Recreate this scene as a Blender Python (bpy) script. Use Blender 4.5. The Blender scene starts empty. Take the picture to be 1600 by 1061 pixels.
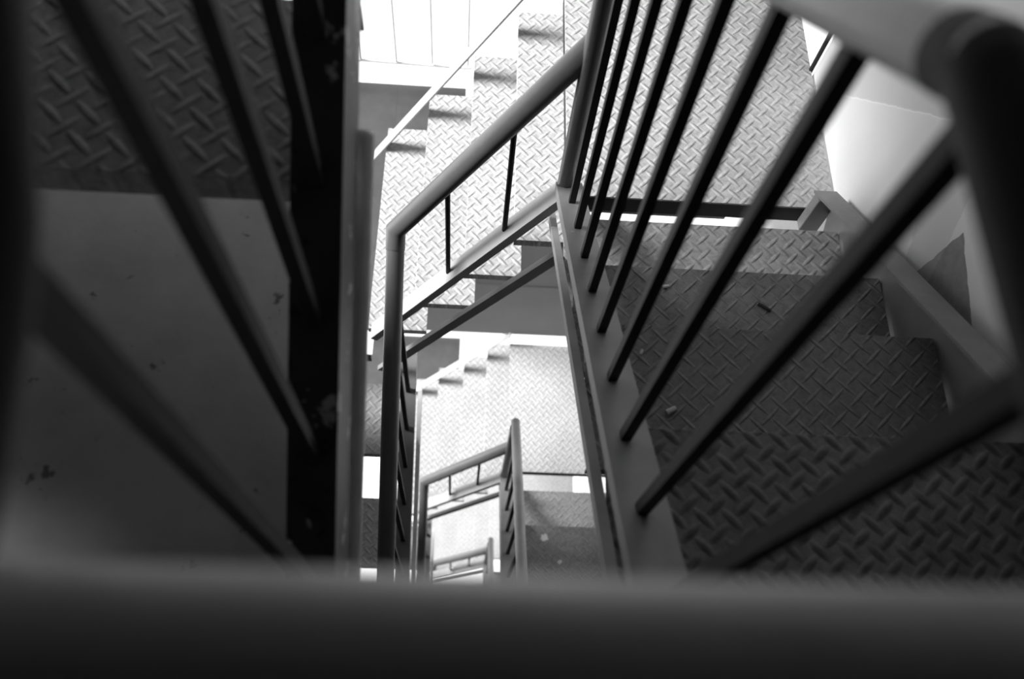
import bpy, bmesh, math, random
from mathutils import Vector, Matrix
random.seed(7)
sc = bpy.context.scene
C = sc.collection
Z0 = 10.65           # height of the eye above the ground
H = 3.1216           # storey height
V = Vector

# ------------------------------------------------------------------ materials
def new_mat(name):
    m = bpy.data.materials.new(name); m.use_nodes = True
    nt = m.node_tree; b = nt.nodes['Principled BSDF']
    return m, nt, b
def N(nt, typ, **kw):
    n = nt.nodes.new(typ)
    for k, v in kw.items(): setattr(n, k, v)
    return n
def L(nt, a, b): nt.links.new(a, b)
def mth(nt, op, a, b=None, clamp=False):
    n = N(nt, 'ShaderNodeMath', operation=op); n.use_clamp = clamp
    for i, x in enumerate((a, b)):
        if x is None: continue
        if isinstance(x, (int, float)): n.inputs[i].default_value = x
        else: L(nt, x, n.inputs[i])
    return n.outputs[0]
def noise(nt, vec, scale, detail=4, rough=.6):
    n = N(nt, 'ShaderNodeTexNoise'); n.inputs['Scale'].default_value = scale
    n.inputs['Detail'].default_value = detail; n.inputs['Roughness'].default_value = rough
    L(nt, vec, n.inputs['Vector']); return n.outputs[0]
def ramp(nt, fac, stops):
    r = N(nt, 'ShaderNodeValToRGB'); L(nt, fac, r.inputs[0])
    e = r.color_ramp.elements
    while len(e) < len(stops): e.new(.5)
    for el, (p, v) in zip(e, stops): el.position = p; el.color = (v, v, v, 1)
    return r.outputs[0]
def mix(nt, fac, a, b, mode='MIX'):
    m = N(nt, 'ShaderNodeMix', data_type='RGBA', blend_type=mode)
    for i, x in ((0, fac), (6, a), (7, b)):
        if isinstance(x, (int, float)): m.inputs[i].default_value = x if i == 0 else (x, x, x, 1)
        else: L(nt, x, m.inputs[i])
    return m.outputs[2]

def painted(name, base, rough=.45, chips=.0, chip_v=.5, var=.12, scale=9, metallic=0.0, bump=.12):
    m, nt, b = new_mat(name)
    co = N(nt, 'ShaderNodeTexCoord').outputs['Object']
    n1 = noise(nt, co, scale); n2 = noise(nt, co, 70, 3)
    col = ramp(nt, n1, [(.3, base * (1 - var)), (.7, base * (1 + var))])
    if chips > 0:
        n3 = noise(nt, co, 13, 6, .65)
        f = ramp(nt, n3, [(1 - chips, 0), (1 - chips + .02, 1)])
        col = mix(nt, f, col, chip_v)
        n4 = noise(nt, co, 21, 6, .7)
        f2 = ramp(nt, n4, [(1 - chips - .01, 0), (1 - chips + .02, 1)])
        col = mix(nt, f2, col, base * .35)
    L(nt, col, b.inputs['Base Color']); b.inputs['Roughness'].default_value = rough
    b.inputs['Metallic'].default_value = metallic
    bp = N(nt, 'ShaderNodeBump'); bp.inputs['Strength'].default_value = bump; bp.inputs['Distance'].default_value = .003
    L(nt, n2, bp.inputs['Height']); L(nt, bp.outputs[0], b.inputs['Normal'])
    return m

def chequer(name, base, lug, rough=.5, half_len=.62, half_wid=.15, cell=.037, strength=.9, wear=.12):
    """diamond plate: lozenge lugs alternately at +45 / -45 degrees"""
    m, nt, b = new_mat(name)
    co = N(nt, 'ShaderNodeTexCoord').outputs['Object']
    sp = N(nt, 'ShaderNodeSeparateXYZ'); L(nt, co, sp.inputs[0])
    k = .7071 / cell                                   # lattice turned 45 degrees to the plate
    u = mth(nt, 'MULTIPLY', mth(nt, 'ADD', sp.outputs[0], sp.outputs[1]), k)
    v = mth(nt, 'MULTIPLY', mth(nt, 'SUBTRACT', sp.outputs[1], sp.outputs[0]), k)
    fu = mth(nt, 'FLOOR', u); fv = mth(nt, 'FLOOR', v)
    par = mth(nt, 'FLOORED_MODULO', mth(nt, 'ADD', fu, fv), 2.0)
    lu = mth(nt, 'ABSOLUTE', mth(nt, 'SUBTRACT', mth(nt, 'SUBTRACT', u, fu), .5))
    lv = mth(nt, 'ABSOLUTE', mth(nt, 'SUBTRACT', mth(nt, 'SUBTRACT', v, fv), .5))
    def pick(a, b): return mth(nt, 'ADD', mth(nt, 'MULTIPLY', a, par), mth(nt, 'MULTIPLY', b, mth(nt, 'SUBTRACT', 1.0, par)))
    al, cr = pick(lu, lv), pick(lv, lu)
    def dist(a, c):
        a = mth(nt, 'DIVIDE', a, half_len); c = mth(nt, 'DIVIDE', c, half_wid)
        return mth(nt, 'SQRT', mth(nt, 'ADD', mth(nt, 'MULTIPLY', a, a), mth(nt, 'MULTIPLY', c, c)))
    d = mth(nt, 'MINIMUM', dist(al, cr), dist(mth(nt, 'SUBTRACT', 1.0, cr), al))
    hgt = mth(nt, 'SUBTRACT', 1.35, d, True)
    hs = ramp(nt, hgt, [(0.0, 0), (.9, 1)])
    n1 = noise(nt, co, 5, 5); n2 = noise(nt, co, 60, 4, .7)
    plain = ramp(nt, n1, [(.3, base * (1 - wear)), (.7, base * (1 + wear))])
    col = mix(nt, hs, plain, lug)
    grime = ramp(nt, n2, [(.38, .72), (.55, 1)])
    col = mix(nt, 1.0, col, grime, 'MULTIPLY')
    L(nt, col, b.inputs['Base Color']); b.inputs['Roughness'].default_value = rough
    hh = mth(nt, 'ADD', hs, mth(nt, 'MULTIPLY', n2, .12))
    bp = N(nt, 'ShaderNodeBump'); bp.inputs['Strength'].default_value = strength; bp.inputs['Distance'].default_value = .0035
    L(nt, hh, bp.inputs['Height']); L(nt, bp.outputs[0], b.inputs['Normal'])
    return m

M = {}
M['plate'] = chequer('grey_chequer_plate', .42, .46)
M['plate_thin'] = chequer('thin_lug_chequer_plate', .27, .33, half_len=.66, half_wid=.10)
M['plate_worn'] = chequer('worn_chequer_plate', .27, .16, half_len=.56, half_wid=.19, wear=.2)
M['tube'] = painted('grey_handrail_paint', .10, .36, .0, var=.1)
M['tube_light'] = painted('pale_lit_handrail_paint', .28, .38)  # paler paint, raised further in place of light from above
M['tube_near_lit'] = painted('near_lit_handrail_paint', .36, .42)  # lit copy of the handrail paint, light on the near tube put into colour
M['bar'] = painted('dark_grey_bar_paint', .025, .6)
M['string_sunlit'] = painted('sunlit_stringer_paint', .4, .5, .3, .3, .12)  # lit copy of the stringer paint, sunlight put into the colour
M['string_plain'] = painted('weathered_stringer_paint', .2, .5, .3, .35, .15)
M['string'] = painted('grey_stringer_paint', .25, .5, .3, .45, .12)
M['string_dark'] = painted('dark_peeling_stringer_paint', .05, .5, .41, .5, .25)
M['lower_bar'] = painted('bounce_lit_scuffed_paint', .8, .5, .33, .3, .15)  # base raised in place of light bounced off the right wall
M['smooth_dark'] = painted('dark_smooth_floor_paint', .07, .5, .30, .4, .15)
M['panel'] = painted('grey_sheet_panel', .2, .5, .0, var=.08, scale=3)
M['concrete'] = painted('smooth_grey_floor_paint', .5, .6, .34, .16, .16, 6, bump=.2)
M['out_conc'] = painted('pale_ground_concrete', .75, .8, .0, var=.06, scale=.6)
M['plaster'] = painted('shaded_plaster', .05, .8, .0, var=.1, scale=2)  # near black so the unseen walls bounce little light
M['white'] = painted('white_guard_paint', .85, .5)
M['litter_white'] = painted('litter_paper', .75, .8)
M['litter_dark'] = painted('litter_twig', .04, .8)

def wall_mat():
    m, nt, b = new_mat('white_wall_paint')
    co = N(nt, 'ShaderNodeTexCoord').outputs['Object']
    sp = N(nt, 'ShaderNodeSeparateXYZ'); L(nt, co, sp.inputs[0])
    n1 = noise(nt, co, 4, 5); n2 = noise(nt, co, 40, 4); n3 = noise(nt, co, 9, 5)
    y, z = sp.outputs[1], sp.outputs[2]
    col = ramp(nt, n1, [(.3, .76), (.7, .82)])
    # a thin dado line running up parallel to the stair
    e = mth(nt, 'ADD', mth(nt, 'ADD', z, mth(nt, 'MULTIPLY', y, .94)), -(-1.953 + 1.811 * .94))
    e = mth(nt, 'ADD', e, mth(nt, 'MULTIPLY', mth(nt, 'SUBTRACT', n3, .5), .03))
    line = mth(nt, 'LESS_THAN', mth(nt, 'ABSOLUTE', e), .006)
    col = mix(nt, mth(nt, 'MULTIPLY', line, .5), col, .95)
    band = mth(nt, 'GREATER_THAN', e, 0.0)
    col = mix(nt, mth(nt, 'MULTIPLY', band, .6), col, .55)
    # grey band where the paint has come away, with a lozenge of bare render in it
    def side(ya, za, yb, zb):
        nx, nz = -(zb - za), (yb - ya); l = math.hypot(nx, nz)
        return mth(nt, 'ADD', mth(nt, 'ADD', mth(nt, 'MULTIPLY', y, nx / l), mth(nt, 'MULTIPLY', z, nz / l)), -(ya * nx + za * nz) / l)
    wob = mth(nt, 'MULTIPLY', mth(nt, 'SUBTRACT', n3, .5), .03)
    def tri(pts):
        r = None
        ar = (pts[1][0]-pts[0][0])*(pts[2][1]-pts[0][1])-(pts[2][0]-pts[0][0])*(pts[1][1]-pts[0][1])
        if ar < 0: pts = pts[::-1]
        for i in range(len(pts)):
            s = side(*pts[i], *pts[(i + 1) % len(pts)])
            r = s if r is None else mth(nt, 'MINIMUM', r, s)
        return mth(nt, 'GREATER_THAN', mth(nt, 'ADD', r, wob), 0.0)
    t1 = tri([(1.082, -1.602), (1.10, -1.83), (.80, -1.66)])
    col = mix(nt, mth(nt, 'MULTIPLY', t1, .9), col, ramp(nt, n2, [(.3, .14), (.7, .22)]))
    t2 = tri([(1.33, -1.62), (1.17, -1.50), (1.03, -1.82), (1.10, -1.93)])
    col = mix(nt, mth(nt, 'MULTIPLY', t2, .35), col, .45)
    scuff = ramp(nt, noise(nt, co, 16, 6, .7), [(.70, 0), (.73, 1)])
    col = mix(nt, scuff, col, .2)
    L(nt, col, b.inputs['Base Color']); b.inputs['Roughness'].default_value = .55
    bp = N(nt, 'ShaderNodeBump'); bp.inputs['Strength'].default_value = .15; bp.inputs['Distance'].default_value = .004
    L(nt, n2, bp.inputs['Height']); L(nt, bp.outputs[0], b.inputs['Normal'])
    return m
M['wall'] = wall_mat()
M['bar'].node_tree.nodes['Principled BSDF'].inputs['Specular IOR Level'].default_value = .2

# ------------------------------------------------------------------ mesh helpers (fit coordinates: the eye is the origin)
def frame_bar(bm, A, B, side, up, prof):
    """sweep a 2-D profile [(s,u),...] from A to B"""
    A, B = V(A), V(B); side = V(side).normalized(); up = V(up).normalized()
    ra = [bm.verts.new(A + side * s + up * u) for s, u in prof]
    rb = [bm.verts.new(B + side * s + up * u) for s, u in prof]
    n = len(prof)
    for i in range(n): bm.faces.new((ra[i], ra[(i + 1) % n], rb[(i + 1) % n], rb[i]))
    bm.faces.new(ra[::-1]); bm.faces.new(rb)
def box(bm, a, b, bev=0.0):
    a, b = V(a), V(b)
    r = bmesh.ops.create_cube(bm, size=1.0, matrix=Matrix.Translation((a + b) / 2) @ Matrix.Diagonal((abs(b.x-a.x), abs(b.y-a.y), abs(b.z-a.z), 1)))
    if bev:
        es = list({e for v in r['verts'] for e in v.link_edges})
        bmesh.ops.bevel(bm, geom=es, offset=bev, segments=2, affect='EDGES', profile=.5)
def tube(bm, pts, r, seg=24, elbow=.0, caps=True):
    pts = [V(p) for p in pts]
    if elbow:
        out = [pts[0]]
        for i in range(1, len(pts) - 1):
            p = pts[i]; a = (pts[i-1] - p).normalized(); b = (pts[i+1] - p).normalized()
            P0, P2 = p + a * elbow, p + b * elbow
            for k in range(7):
                t = k / 6; out.append(P0 * (1-t)**2 + p * 2*t*(1-t) + P2 * t*t)
        out.append(pts[-1]); pts = out
    rings = []; ref = None
    for i, p in enumerate(pts):
        d0 = (p - pts[i-1]).normalized() if i else None
        d1 = (pts[i+1] - p).normalized() if i < len(pts) - 1 else None
        d = (d0 + d1).normalized() if d0 and d1 else (d0 or d1)
        base = d1 or d0
        if ref is None:
            ref = base.orthogonal().normalized()
        else:
            ref = (ref - d0 * ref.dot(d0)).normalized()
        along = d0 or d1
        s = along.cross(ref).normalized()
        ring = []
        for k in range(seg):
            a = 2 * math.pi * k / seg
            q = p + ref * (r * math.cos(a)) + s * (r * math.sin(a))
            q = q + along * ((p - q).dot(d) / along.dot(d))      # slide onto the mitre plane
            ring.append(bm.verts.new(q))
        rings.append(ring)
    for ra, rb in zip(rings, rings[1:]):
        for k in range(seg): bm.faces.new((ra[k], ra[(k+1) % seg], rb[(k+1) % seg], rb[k])).smooth = True
    if caps:
        for f in (bm.faces.new(rings[0][::-1]), bm.faces.new(rings[-1])):
            for ed in f.edges: ed.smooth = False
def shift(bm, dx): bmesh.ops.translate(bm, verts=bm.verts, vec=dx)

def world(p): return V((p[0], p[1], p[2] + Z0))
def obj(name, fill, mat, parent=None, root=None, smooth_angle=None):
    """fill(bm) builds in eye coordinates; the mesh is stored relative to its root"""
    bm = bmesh.new(); fill(bm)
    o_ = V(root) if root is not None else V((0, 0, 0))
    shift(bm, -o_)
    bmesh.ops.recalc_face_normals(bm, faces=bm.faces)
    me = bpy.data.meshes.new(name); bm.to_mesh(me); bm.free()
    me.materials.append(mat)
    o = bpy.data.objects.new(name, me); C.objects.link(o)
    if parent: o.parent = parent
    else: o.location = world(o_)
    return o
def tag(o, label, cat, group=None):
    o['label'] = label; o['category'] = cat
    if group: o['group'] = group
    return o
def thing(name, loc, label, cat, group=None):
    e = bpy.data.objects.new(name, None); e.empty_display_size = .1; C.objects.link(e); e.location = world(loc)
    return tag(e, label, cat, group)
def dup(root, dz, label, group=None):
    r = root.copy(); C.objects.link(r); r.location = root.location + V((0, 0, dz)); r['label'] = label
    for ch in list(root.children):
        c = ch.copy(); C.objects.link(c); c.parent = r
        for g in list(ch.children):
            d = g.copy(); C.objects.link(d); d.parent = c
    return r
def struct(name, fill, mat, root=(0, 0, 0)):
    o = obj(name, fill, mat, None, root); o['kind'] = 'structure'; return o

def angle_prof(w, leg, t):      # flat top w wide (s from -w/2), leg hanging at s=-w/2
    return [(-w/2, 0), (w/2, 0), (w/2, -t), (-w/2 + t, -t), (-w/2 + t, -leg), (-w/2, -leg)]
def chan_prof(w, leg, t):
    return [(-w/2, 0), (w/2, 0), (w/2, -leg), (w/2 - t, -leg), (w/2 - t, -t), (-w/2, -t)]

# ------------------------------------------------------------------ RIGHT flight (descends away from the eye)
TR = .6805
XR = .2704
def zR(y): return -1.9265 + TR * (1.3378 - y)         # top face of its stringer
R_root = (.65, 1.37, -2.15)
def right_flight(label):
    e = thing('stair_flight', R_root, label, 'stairs', 'flights on the right of the well')
    d = V((0, -1, TR)).normalized(); up = V((0, TR, 1)).normalized()
    A = (.275, 1.47, zR(1.47)); B = (.275, .02, zR(.02))
    s1 = obj('inner_stringer', lambda bm: frame_bar(bm, A, B, (1, 0, 0), up, angle_prof(.078, .035, .006)), M['string'], e, R_root)
    obj('lower_bar', lambda bm: frame_bar(bm, V(A) + V((-.016, .06, -.235)), V(B) + V((-.016, 0, -.19)), (1, 0, 0), up, [(-.02, 0), (0, 0), (0, -.006), (-.014, -.006), (-.014, -.03), (-.02, -.03)]), M['string'], e, R_root)
    obj('outer_stringer', lambda bm: frame_bar(bm, (1.072, 1.51, zR(1.51)), (1.072, .02, zR(.02)), (1, 0, 0), up, chan_prof(.07, .21, .008)), M['string_plain'], e, R_root)
    obj('end_plate', lambda bm: box(bm, (1.045, 1.47, -2.21), (1.107, 1.51, -2.045), .004), M['string_plain'], e, R_root)
    for nose, back, mat in ((1.37, 1.07, 'plate'), (1.11, .80, 'plate_thin'), (.85, .50, 'plate_thin'), (.52, .17, 'plate_worn')):
        z = zR(nose) - .105
        def tr(bm):
            box(bm, (.262, back, z - .006), (1.092, nose, z), .0015)
            box(bm, (.262, nose - .006, z - .035), (1.092, nose, z - .005))
            box(bm, (.262, back, z - .035), (1.092, back + .006, z - .005))
        obj('tread', tr, M[mat], e, R_root)
    return e
def right_railing(label):
    rt = (XR, 1.45, zR(1.45))
    e = thing('railing', rt, label, 'railing', 'railings of the right flights')
    hs = .915
    yb = 1.3378 - (-.32 - hs + 1.9265) / TR
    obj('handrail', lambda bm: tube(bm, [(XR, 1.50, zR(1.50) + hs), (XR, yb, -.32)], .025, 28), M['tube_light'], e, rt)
    obj('level_rail', lambda bm: tube(bm, [(XR, yb + .03, -.32 - .03 * TR), (XR, yb, -.32), (XR, .03, -.32)], .0255, 28, .015), M['bar'], e, rt)  # level stretch coloured near black in place of shade
    obj('corner_post', lambda bm: tube(bm, [(.262, 1.452, zR(1.452) - .02), (.262, 1.452, zR(1.452) + hs)], .0235, 20), M['tube'], e, rt)
    for k in range(9):
        y = 1.3378 - k * .1481
        top = min(zR(y) + hs, -.32)
        obj('baluster', lambda bm: frame_bar(bm, (XR, y, zR(y) - .002), (XR, y, top), (1, 0, 0), (0, 1, 0), [(-.009, -.009), (.009, -.009), (.009, .009), (-.009, .009)]), M['bar'], e, rt)
    return e

# ------------------------------------------------------------------ landing between right and cross flight
RL_root = (.72, 2.0, -2.15)
def right_landing(label):
    e = thing('stair_landing', RL_root, label, 'landing', 'diamond plate landings on the right')
    obj('floor_plate', lambda bm: box(bm, (.287, 1.52, -2.158), (1.15, 2.44, -2.15), .001), M['plate'], e, RL_root)
    obj('edge_channel', lambda bm: box(bm, (.30, 1.525, -2.235), (1.06, 1.535, -2.1585)), M['bar'], e, RL_root)
    obj('support_beam', lambda bm: box(bm, (.30, 1.60, -2.36), (.86, 1.65, -2.1585), .003), M['string_plain'], e, RL_root)
    obj('side_channel', lambda bm: box(bm, (.29, 1.545, -2.235), (.30, 2.43, -2.1585)), M['bar'], e, RL_root)
    return e

# ------------------------------------------------------------------ CROSS flight (descends to the left along the far side)
TC = 1.61
TL = .6737
def zC(x): return -2.041 + TC * (x - .242)
C_root = (-.1, 1.9, -3.2)
def cross_flight(label):
    e = thing('stair_flight', C_root, label, 'stairs', 'steep flights on the far side of the well')
    up = V((-TC, 0, 1)).normalized()
    def inner(bm): frame_bar(bm, (.262, 1.452, zC(.262)), (-.40, 1.452, zC(-.40)), (0, 1, 0), up, angle_prof(.07, .03, .006))
    obj('inner_stringer', inner, M['string_sunlit'], e, C_root)
    def lower(bm): frame_bar(bm, (.275, 1.45, -2.365), (-.40, 1.45, -2.365 - .675 * TC * .975), (0, 1, 0), up, [(-.022, 0), (.0, 0), (.0, -.005), (-.017, -.005), (-.017, -.042), (-.022, -.042)])
    obj('lower_bar', lower, M['string'], e, C_root)
    def outer(bm): frame_bar(bm, (.28, 2.44, zC(.28)), (-.49, 2.44, zC(-.49)), (0, -1, 0), up, angle_prof(.055, .035, .006))
    obj('outer_stringer', outer, M['string_sunlit'], e, C_root)
    for nose, back, z in ((.137, .335, -2.4), (-.03, .18, -2.65), (-.222, .015, -2.9), (-.424, -.18, -3.15)):
        def tr(bm):
            box(bm, (nose, 1.50, z - .006), (back, 2.55, z), .0015)
            box(bm, (nose, 1.50, z - .035), (back, 1.506, z - .0055))
            box(bm, (nose, 1.506, z - .035), (nose + .006, 2.54, z - .0055))
        obj('tread', tr, M['plate'], e, C_root)
    return e
def cross_railing(label):
    rt = (.0, 1.46, -2.4)
    e = thing('railing', rt, label, 'railing', 'railings of the far cross flights')
    hp = [(.30, 1.472, -1.414), (-.258, 1.486, -2.352), (-.258, 1.43, -2.352 - .056 * TL)]
    obj('handrail', lambda bm: (tube(bm, hp, .0325, 28), bmesh.ops.bisect_plane(bm, geom=bm.verts[:] + bm.edges[:] + bm.faces[:], plane_co=(.248, 0, 0), plane_no=(1, 0, 0), clear_outer=True)), M['tube'], e, rt)
    for x in (.098, -.085):
        zt = -2.352 + (x + .258) * 1.681
        obj('baluster', lambda bm: tube(bm, [(x, 1.458, zC(x) - .003), (x, 1.472, zt)], .0085, 12), M['bar'], e, rt)
    return e

# ------------------------------------------------------------------ LEFT flights (descend towards the eye)
TL = .6737
def left_flight(label, xb, plane, ya, yb, root, treads, group, string_mat, bar_end, leg=.05, x_out=-1.0, lo_drop=.195, w=.05):
    """plane(y): top face of the inner stringer"""
    e = thing('stair_flight', root, label, 'stairs', group)
    up = V((0, -TL, 1)).normalized()
    obj('inner_stringer', lambda bm: frame_bar(bm, (xb, ya, plane(ya)), (xb, yb, plane(yb)), (-1, 0, 0), up, angle_prof(.066, leg, .008)), string_mat, e, root)
    def low(bm):
        o1, o2 = -lo_drop, -lo_drop
        # flat bar with a rounded far end
        xa, xc = xb + .033, xb + .052
        d = V((0, 1, TL)).normalized(); E_ = V((0, bar_end, plane(bar_end) + o1)); S_ = V((0, yb, plane(yb) + o2))
        prof = [S_ + up * 0, S_ - up * w]
        for k in range(7):
            a = -math.pi/2 + math.pi * k / 6 * .98
            prof.append(E_ - up * w / 2 + d * (w / 2 * math.cos(a)) + up * (w / 2 * math.sin(a)))
        prof.append(E_ - d * .01)
        va = [bm.verts.new((xa, p.y, p.z)) for p in prof]; vb = [bm.verts.new((xc, p.y, p.z)) for p in prof]
        n = len(prof)
        for i in range(n): bm.faces.new((va[i], va[(i+1) % n], vb[(i+1) % n], vb[i]))
        bm.faces.new(va[::-1]); bm.faces.new(vb)
    def low_round(bm):
        p0, p1 = V((xb + .036, bar_end, plane(bar_end) - .2)), V((xb + .03, yb, plane(yb) - .2))
        d = (p1 - p0).normalized(); r = .0155
        tube(bm, [p0 - d * .004, p0, p0 + d * .006, p1], r, 24)
        bm.verts.ensure_lookup_table()
        for v in bm.verts[:24]: v.co = p0 - d * .006 + (v.co - (p0 - d * .004)) * .62
    obj('lower_bar', low_round if lo_drop == .15 else low, M['lower_bar'], e, root)
    obj('outer_stringer', lambda bm: frame_bar(bm, (x_out - .03, ya, plane(ya)), (x_out - .03, yb, plane(yb)), (-1, 0, 0), up, chan_prof(.066, .2, .008)), string_mat, e, root)
    for near, far, z in treads:
        def tr(bm):
            box(bm, (x_out, near, z - .006), (xb + .012, far, z), .0015)
            box(bm, (x_out, near, z - .05), (xb + .012, near + .006, z - .0055))
            box(bm, (x_out, far - .006, z - .05), (xb + .012, far, z - .0055))
        obj('tread', tr, M['plate'], e, root)
    return e

XL = -.2016
def zL0(y): return -.8787 + TL * (y - .6211)
Lroot = (-.6, .9, -1.28)
left_flight('dark left stair flight with thick peeling stringer and one blurred diamond plate tread', XL, zL0, 1.45, .0, Lroot,
            [(.672, 1.01, -.955), (1.13, 1.47, -.64)], None, M['string_dark'], .775, .13, lo_drop=.15, w=.085)
lr = (XL, .62, -.8787)
e = thing('railing', lr, 'out of focus railing over the dark left flight, bars fanning out to the upper left', 'railing')
def lh(y): return zL0(y) + .895
obj('handrail', lambda bm: tube(bm, [(XL, 1.2, lh(1.2)), (XL, .16, lh(.16)), (XL, .03, -.32)], .030, 28, .03), M['bar'], e, lr)  # close tube coloured near black, shade put into the paint
for k in range(-2, 5):
    y = .6211 - k * .1482
    obj('baluster', lambda bm: frame_bar(bm, (XL, y, zL0(y) - .002), (XL, y, lh(y)), (1, 0, 0), (0, 1, 0), [(-.009, -.009), (.009, -.009), (.009, .009), (-.009, .009)]), M['bar'], e, lr)

# lower left flights
XM = -.262
def zM(y): return -3.40 + TL * (y - 1.486)
Mroot = (-.6, 1.2, -3.75)
lf = left_flight('left flight one storey down, two treads seen left of the upright tube', XM, zM, 1.50, .05, Mroot,
                 [(1.14, 1.49, -3.75), (.68, 1.01, -4.06), (.30, .62, -4.33)], 'lower flights on the left of the well', M['string'], 1.42)
mr = (XM, 1.486, -3.4)
lrail = thing('railing', mr, 'left railing one storey down, its thick tube running upright through mid picture', 'railing', 'railings of the lower left flights')
obj('handrail', lambda bm: tube(bm, [(-.258, 1.44, -2.352 - .046 * TL), (-.258, .05, -2.352 - 1.436 * TL)], .0305, 28), M['tube'], lrail, mr)
for k in range(9):
    y = 1.36 - k * .146
    obj('baluster', lambda bm: frame_bar(bm, (XM, y, zM(y) - .002), (-.258, y, -2.352 - (1.486 - y) * TL), (1, 0, 0), (0, 1, 0), [(-.009, -.009), (.009, -.009), (.009, .009), (-.009, .009)]), M['bar'], lrail, mr)

LL_root = (-.8, 2.2, -3.42)
def left_landing(label):
    e = thing('stair_landing', LL_root, label, 'landing', 'dark smooth landings at the far left')
    def f(bm):
        box(bm, (-1.25, 2.20, -3.43), (-.43, 3.06, -3.42), .001)
        box(bm, (-.52, 1.62, -3.43), (-.43, 2.20, -3.42))
        box(bm, (-.43, 2.52, -3.43), (-.075, 3.06, -3.42), .001)
    obj('floor_plate', f, M['smooth_dark'], e, LL_root)
    pp = obj('edge_plate', lambda bm: (box(bm, (-1.25, 1.50, -3.43), (-.521, 2.199, -3.42)), box(bm, (-.521, 1.50, -3.43), (-.43, 1.619, -3.42))), M['white'], e, LL_root)
    pp['label'] = 'pale painted strip along the near edge of the landing'
    obj('edge_channel', lambda bm: box(bm, (-1.25, 1.505, -3.51), (-.44, 1.515, -3.4305)), M['bar'], e, LL_root)
    return e
ll = left_landing('smooth dark landing at the low end of the nearest cross flight')
GR = (-.6, 3.08, -3.42)
def guard(label):
    e = thing('guard_rail', GR, label, 'railing', 'thin white guard rails beyond the far left landings')
    obj('bottom_rail', lambda bm: tube(bm, [(-1.25, 3.05, -3.235), (-.05, 3.05, -3.26)], .007, 10), M['white'], e, GR)
    obj('top_rail', lambda bm: tube(bm, [(-1.25, 3.05, -2.4), (-.05, 3.05, -2.4)], .018, 12), M['white'], e, GR)
    for k in range(7):
        x = -1.155 + k * .181
        obj('baluster', lambda bm: tube(bm, [(x, 3.05, -3.242), (x, 3.05, -2.405)], .0055, 8), M['white'], e, GR)
    for x in (-1.2,):
        obj('post', lambda bm: tube(bm, [(x, 3.05, -3.42), (x, 3.05, -2.4)], .014, 10), M['white'], e, GR)
    return e
gr = guard('thin white guard rail at the top left, its bars almost lost in the glare')

# ------------------------------------------------------------------ the storeys
rf = right_flight('wide right flight of diamond plate treads under the fan of blurred bars')
rr = right_railing('nearest right railing, nine blurred dark bars fanning out to the upper right')
rl = right_landing('large pale landing at the top right behind the fan of bars')
cf = cross_flight('steep cross flight nearest the eye, its pale treads showing as upright strips at the top')
cr = cross_railing('thick sloping handrail with two short bars, in the middle of the picture')
for root, labels in (
    (rf, ('diamond plate right flight one storey down, white splashes on its dark tread', 'right flight two storeys down, almost hidden behind the grey rail seen end on')),
    (rr, ('right railing one storey down, seen end on as a grey post with a rounded top', 'tiny right railing two storeys down, a short dark stub low in the middle')),
    (rl, ('bright landing one storey down, below the dark sheet panel', 'small landing two storeys down, mostly hidden behind the grey rail')),
    (cf, ('cross flight one storey down with a small ladder-like stringer', 'cross flight two storeys down, a white glow under the small ladder-like stringer')),
    (cr, ('smaller sloping handrail with two short bars one storey down', 'tiny sloping handrail two storeys down, just above the blurred near rail')),
    (lf, ('left flight two storeys down, seen under the small sloping handrail', None)),
    (lrail, ('left railing two storeys down, an upright dark tube under the small sloping handrail', None)),
    (ll, ('dark landing one storey down, just below the white strip of glare', None)),
    (gr, ('white guard rail one storey down, lost in the strip of glare', None)),
):
    for i, lab in enumerate(labels):
        if lab: dup(root, -H * (i + 1), lab)

# sheet panel behind the landing one storey down
PN = (.4, 2.45, -5.13)
e = thing('sheet_panel', PN, 'dark grey sheet metal panel below the sloping ladder-like stringer', 'panel')
obj('lower_sheet', lambda bm: box(bm, (-.40, 2.446, -5.13), (1.15, 2.456, -4.445), .002), M['panel'], e, PN)
obj('upper_sheet', lambda bm: box(bm, (-.40, 2.452, -4.455), (1.15, 2.462, -3.86), .002), M['panel'], e, PN)

# near landing, the level where the eye stands, and its handrail
struct('floor_near', lambda bm: (box(bm, (-1.1, -1.2, -1.30), (1.12, -.02, -1.28)), box(bm, (-1.1, -.02, -1.30), (-.232, .86, -1.28))), M['concrete'], (0, 0, -1.28))
nr = (0, .02, -1.28)
e = thing('railing', nr, 'heavily blurred tube of the near railing running across the bottom edge', 'railing')
obj('handrail', lambda bm: tube(bm, [(XL, .0222, -.32), (XR, .0222, -.32)], .030, 32), M['tube_near_lit'], e, nr)
for k in range(4):
    x = -.11 + .1 * k
    obj('baluster', lambda bm: frame_bar(bm, (x, .0, -1.28), (x, .018, -.32), (1, 0, 0), (0, 1, 0), [(-.008, -.008), (.008, -.008), (.008, .008), (-.008, .008)]), M['bar'], e, nr)

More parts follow.
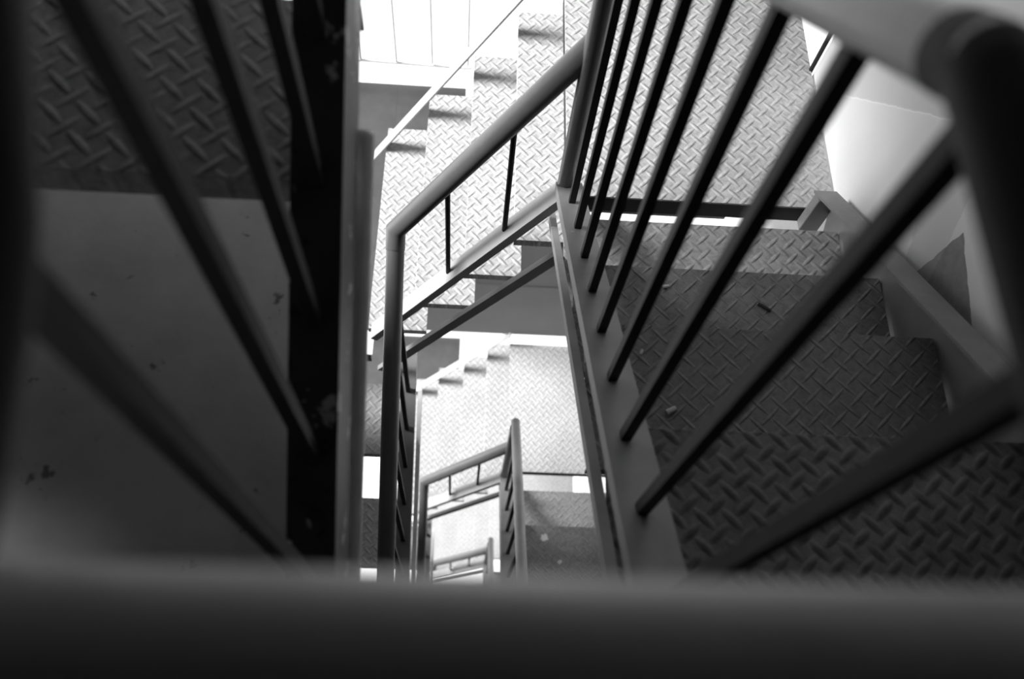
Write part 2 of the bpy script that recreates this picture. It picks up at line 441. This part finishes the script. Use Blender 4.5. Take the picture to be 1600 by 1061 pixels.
# ------------------------------------------------------------------ litter
def litter(name, loc, ang, ln, r, mat, label, cat, group=None):
    d = V((math.cos(ang), math.sin(ang), 0)); p = V(loc) + V((0, 0, r))
    o = obj(name, lambda bm: tube(bm, [p - d * ln/2, p - d * ln/4 + V((0, 0, r*.2)), p + d * ln/4, p + d * ln/2], r, 10), mat, None, loc)
    return tag(o, label, cat, group)
zt = lambda nose: zR(nose) - .105
litter('cigarette_butt', (.506, 1.051, zt(1.11)), .2, .016, .0045, M['litter_white'], 'small white cigarette end on the second right tread, left of the twig', 'cigarette end')
litter('cigarette_butt', (.452, .640, zt(.85)), .5, .022, .006, M['litter_white'], 'white cigarette end near the nearest edge of the third right tread', 'cigarette end')
litter('cigarette_butt', (.392, .779, zt(.85)), 1.2, .012, .004, M['litter_white'], 'tiny pale cigarette end on the third right tread, close to the inner stringer', 'cigarette end')
litter('twig', (.764, 1.003, zt(1.11)), -.55, .038, .0045, M['litter_dark'], 'short dark twig lying on the second right tread', 'twig')
def splash(loc, r, seed, label):
    rnd = random.Random(seed)
    def f(bm):
        n = 18; c = bm.verts.new(V(loc) + V((0, 0, .0025))); rim = []
        for k in range(n):
            a = 2 * math.pi * k / n; q = r * rnd.uniform(.55, 1.15)
            rim.append(bm.verts.new(V(loc) + V((q * math.cos(a), q * math.sin(a), .0006))))
        for k in range(n): bm.faces.new((c, rim[k], rim[(k+1) % n]))
        b = [bm.verts.new(v.co - V((0, 0, .0006))) for v in rim]
        for k in range(n): bm.faces.new((rim[(k+1) % n], rim[k], b[k], b[(k+1) % n]))
        bm.faces.new(b[::-1])
    tag(obj('paint_splash', f, M['litter_white'], None, loc), label, 'stain')
splash((.505, 1.04, zt(1.11) - H), .026, 3, 'larger pale splash on the dark tread one storey down')
splash((.598, .896, zt(1.11) - H), .015, 5, 'smaller pale splash on the dark tread one storey down, nearer the camera')

# ------------------------------------------------------------------ the setting
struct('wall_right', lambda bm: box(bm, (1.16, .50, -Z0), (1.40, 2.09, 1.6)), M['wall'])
struct('wall_right_near', lambda bm: box(bm, (1.16, -1.25, -Z0), (1.40, .50, 1.6)), M['plaster'])  # unseen near end of the white wall, darkened to cut its bounce
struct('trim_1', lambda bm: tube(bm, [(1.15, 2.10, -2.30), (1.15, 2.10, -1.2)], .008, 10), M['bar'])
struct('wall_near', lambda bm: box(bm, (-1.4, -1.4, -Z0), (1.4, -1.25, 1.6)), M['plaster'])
struct('wall_left', lambda bm: [box(bm, *b) for b in (((-1.42, -1.25, -Z0), (-1.27, 1.42, -1.12)), ((-1.42, -1.25, -.83), (-1.27, 1.42, 1.6)), ((-1.42, .25, -1.12), (-1.27, 1.42, -.83)), ((-1.42, -1.25, -1.12), (-1.27, -.75, -.83)), ((-1.42, 1.42, -.36), (-1.27, 3.06, 1.6)))], M['plaster'])  # unseen wall; low opening and upper block added to shape the light
struct('upper_light_blocker', lambda bm: (box(bm, (-1.4, -1.4, .97), (-.2, 2.45, 1.2)), box(bm, (.27, -1.4, .97), (1.4, 2.45, 1.2)), box(bm, (-.2, -1.4, .97), (.27, 2.0, 1.2)), box(bm, (-1.25, 1.50, -.36), (-.43, 3.06, -.30))), M['plaster'])  # unseen slabs added to block light, in place of the upper storey
struct('ground', lambda bm: box(bm, (-60, -60, -Z0 - .1), (60, 60, -Z0)), M['out_conc'])

# ------------------------------------------------------------------ light
w = bpy.data.worlds.new('overcast'); sc.world = w; w.use_nodes = True
bg = w.node_tree.nodes['Background']; bg.inputs[0].default_value = (1, 1, 1, 1); bg.inputs[1].default_value = .38
sd = bpy.data.lights.new('sun', 'SUN'); sd.energy = 11.0; sd.angle = math.radians(24)
so = bpy.data.objects.new('sun', sd); C.objects.link(so)
src = V((-.80, .03, .60)); so.rotation_euler = src.to_track_quat('Z', 'Y').to_euler(); so.location = (-6, 4, 16)

# ------------------------------------------------------------------ camera
R3 = [[0.9976609, 0.0186004, 0.0657775], [-0.0447159, 0.9054046, 0.4221884], [0.0517024, 0.4241422, -0.9041185]]
cd = bpy.data.cameras.new('camera'); co = bpy.data.objects.new('camera', cd); C.objects.link(co); sc.camera = co
r, u, f = (V(x) for x in R3)
co.matrix_world = Matrix(((r.x, u.x, -f.x, 0), (r.y, u.y, -f.y, 0), (r.z, u.z, -f.z, Z0), (0, 0, 0, 1)))
cd.sensor_width = 36; cd.lens = 1293.977 / 1600 * 36
cd.clip_start = .01; cd.clip_end = 300
cd.dof.use_dof = True; cd.dof.focus_distance = 2.4; cd.dof.aperture_fstop = 2.4

sc.view_settings.view_transform = 'Standard'; sc.view_settings.look = 'None'
sc.view_settings.exposure = 0.0; sc.view_settings.gamma = 1; sc.view_settings.use_curve_mapping = False
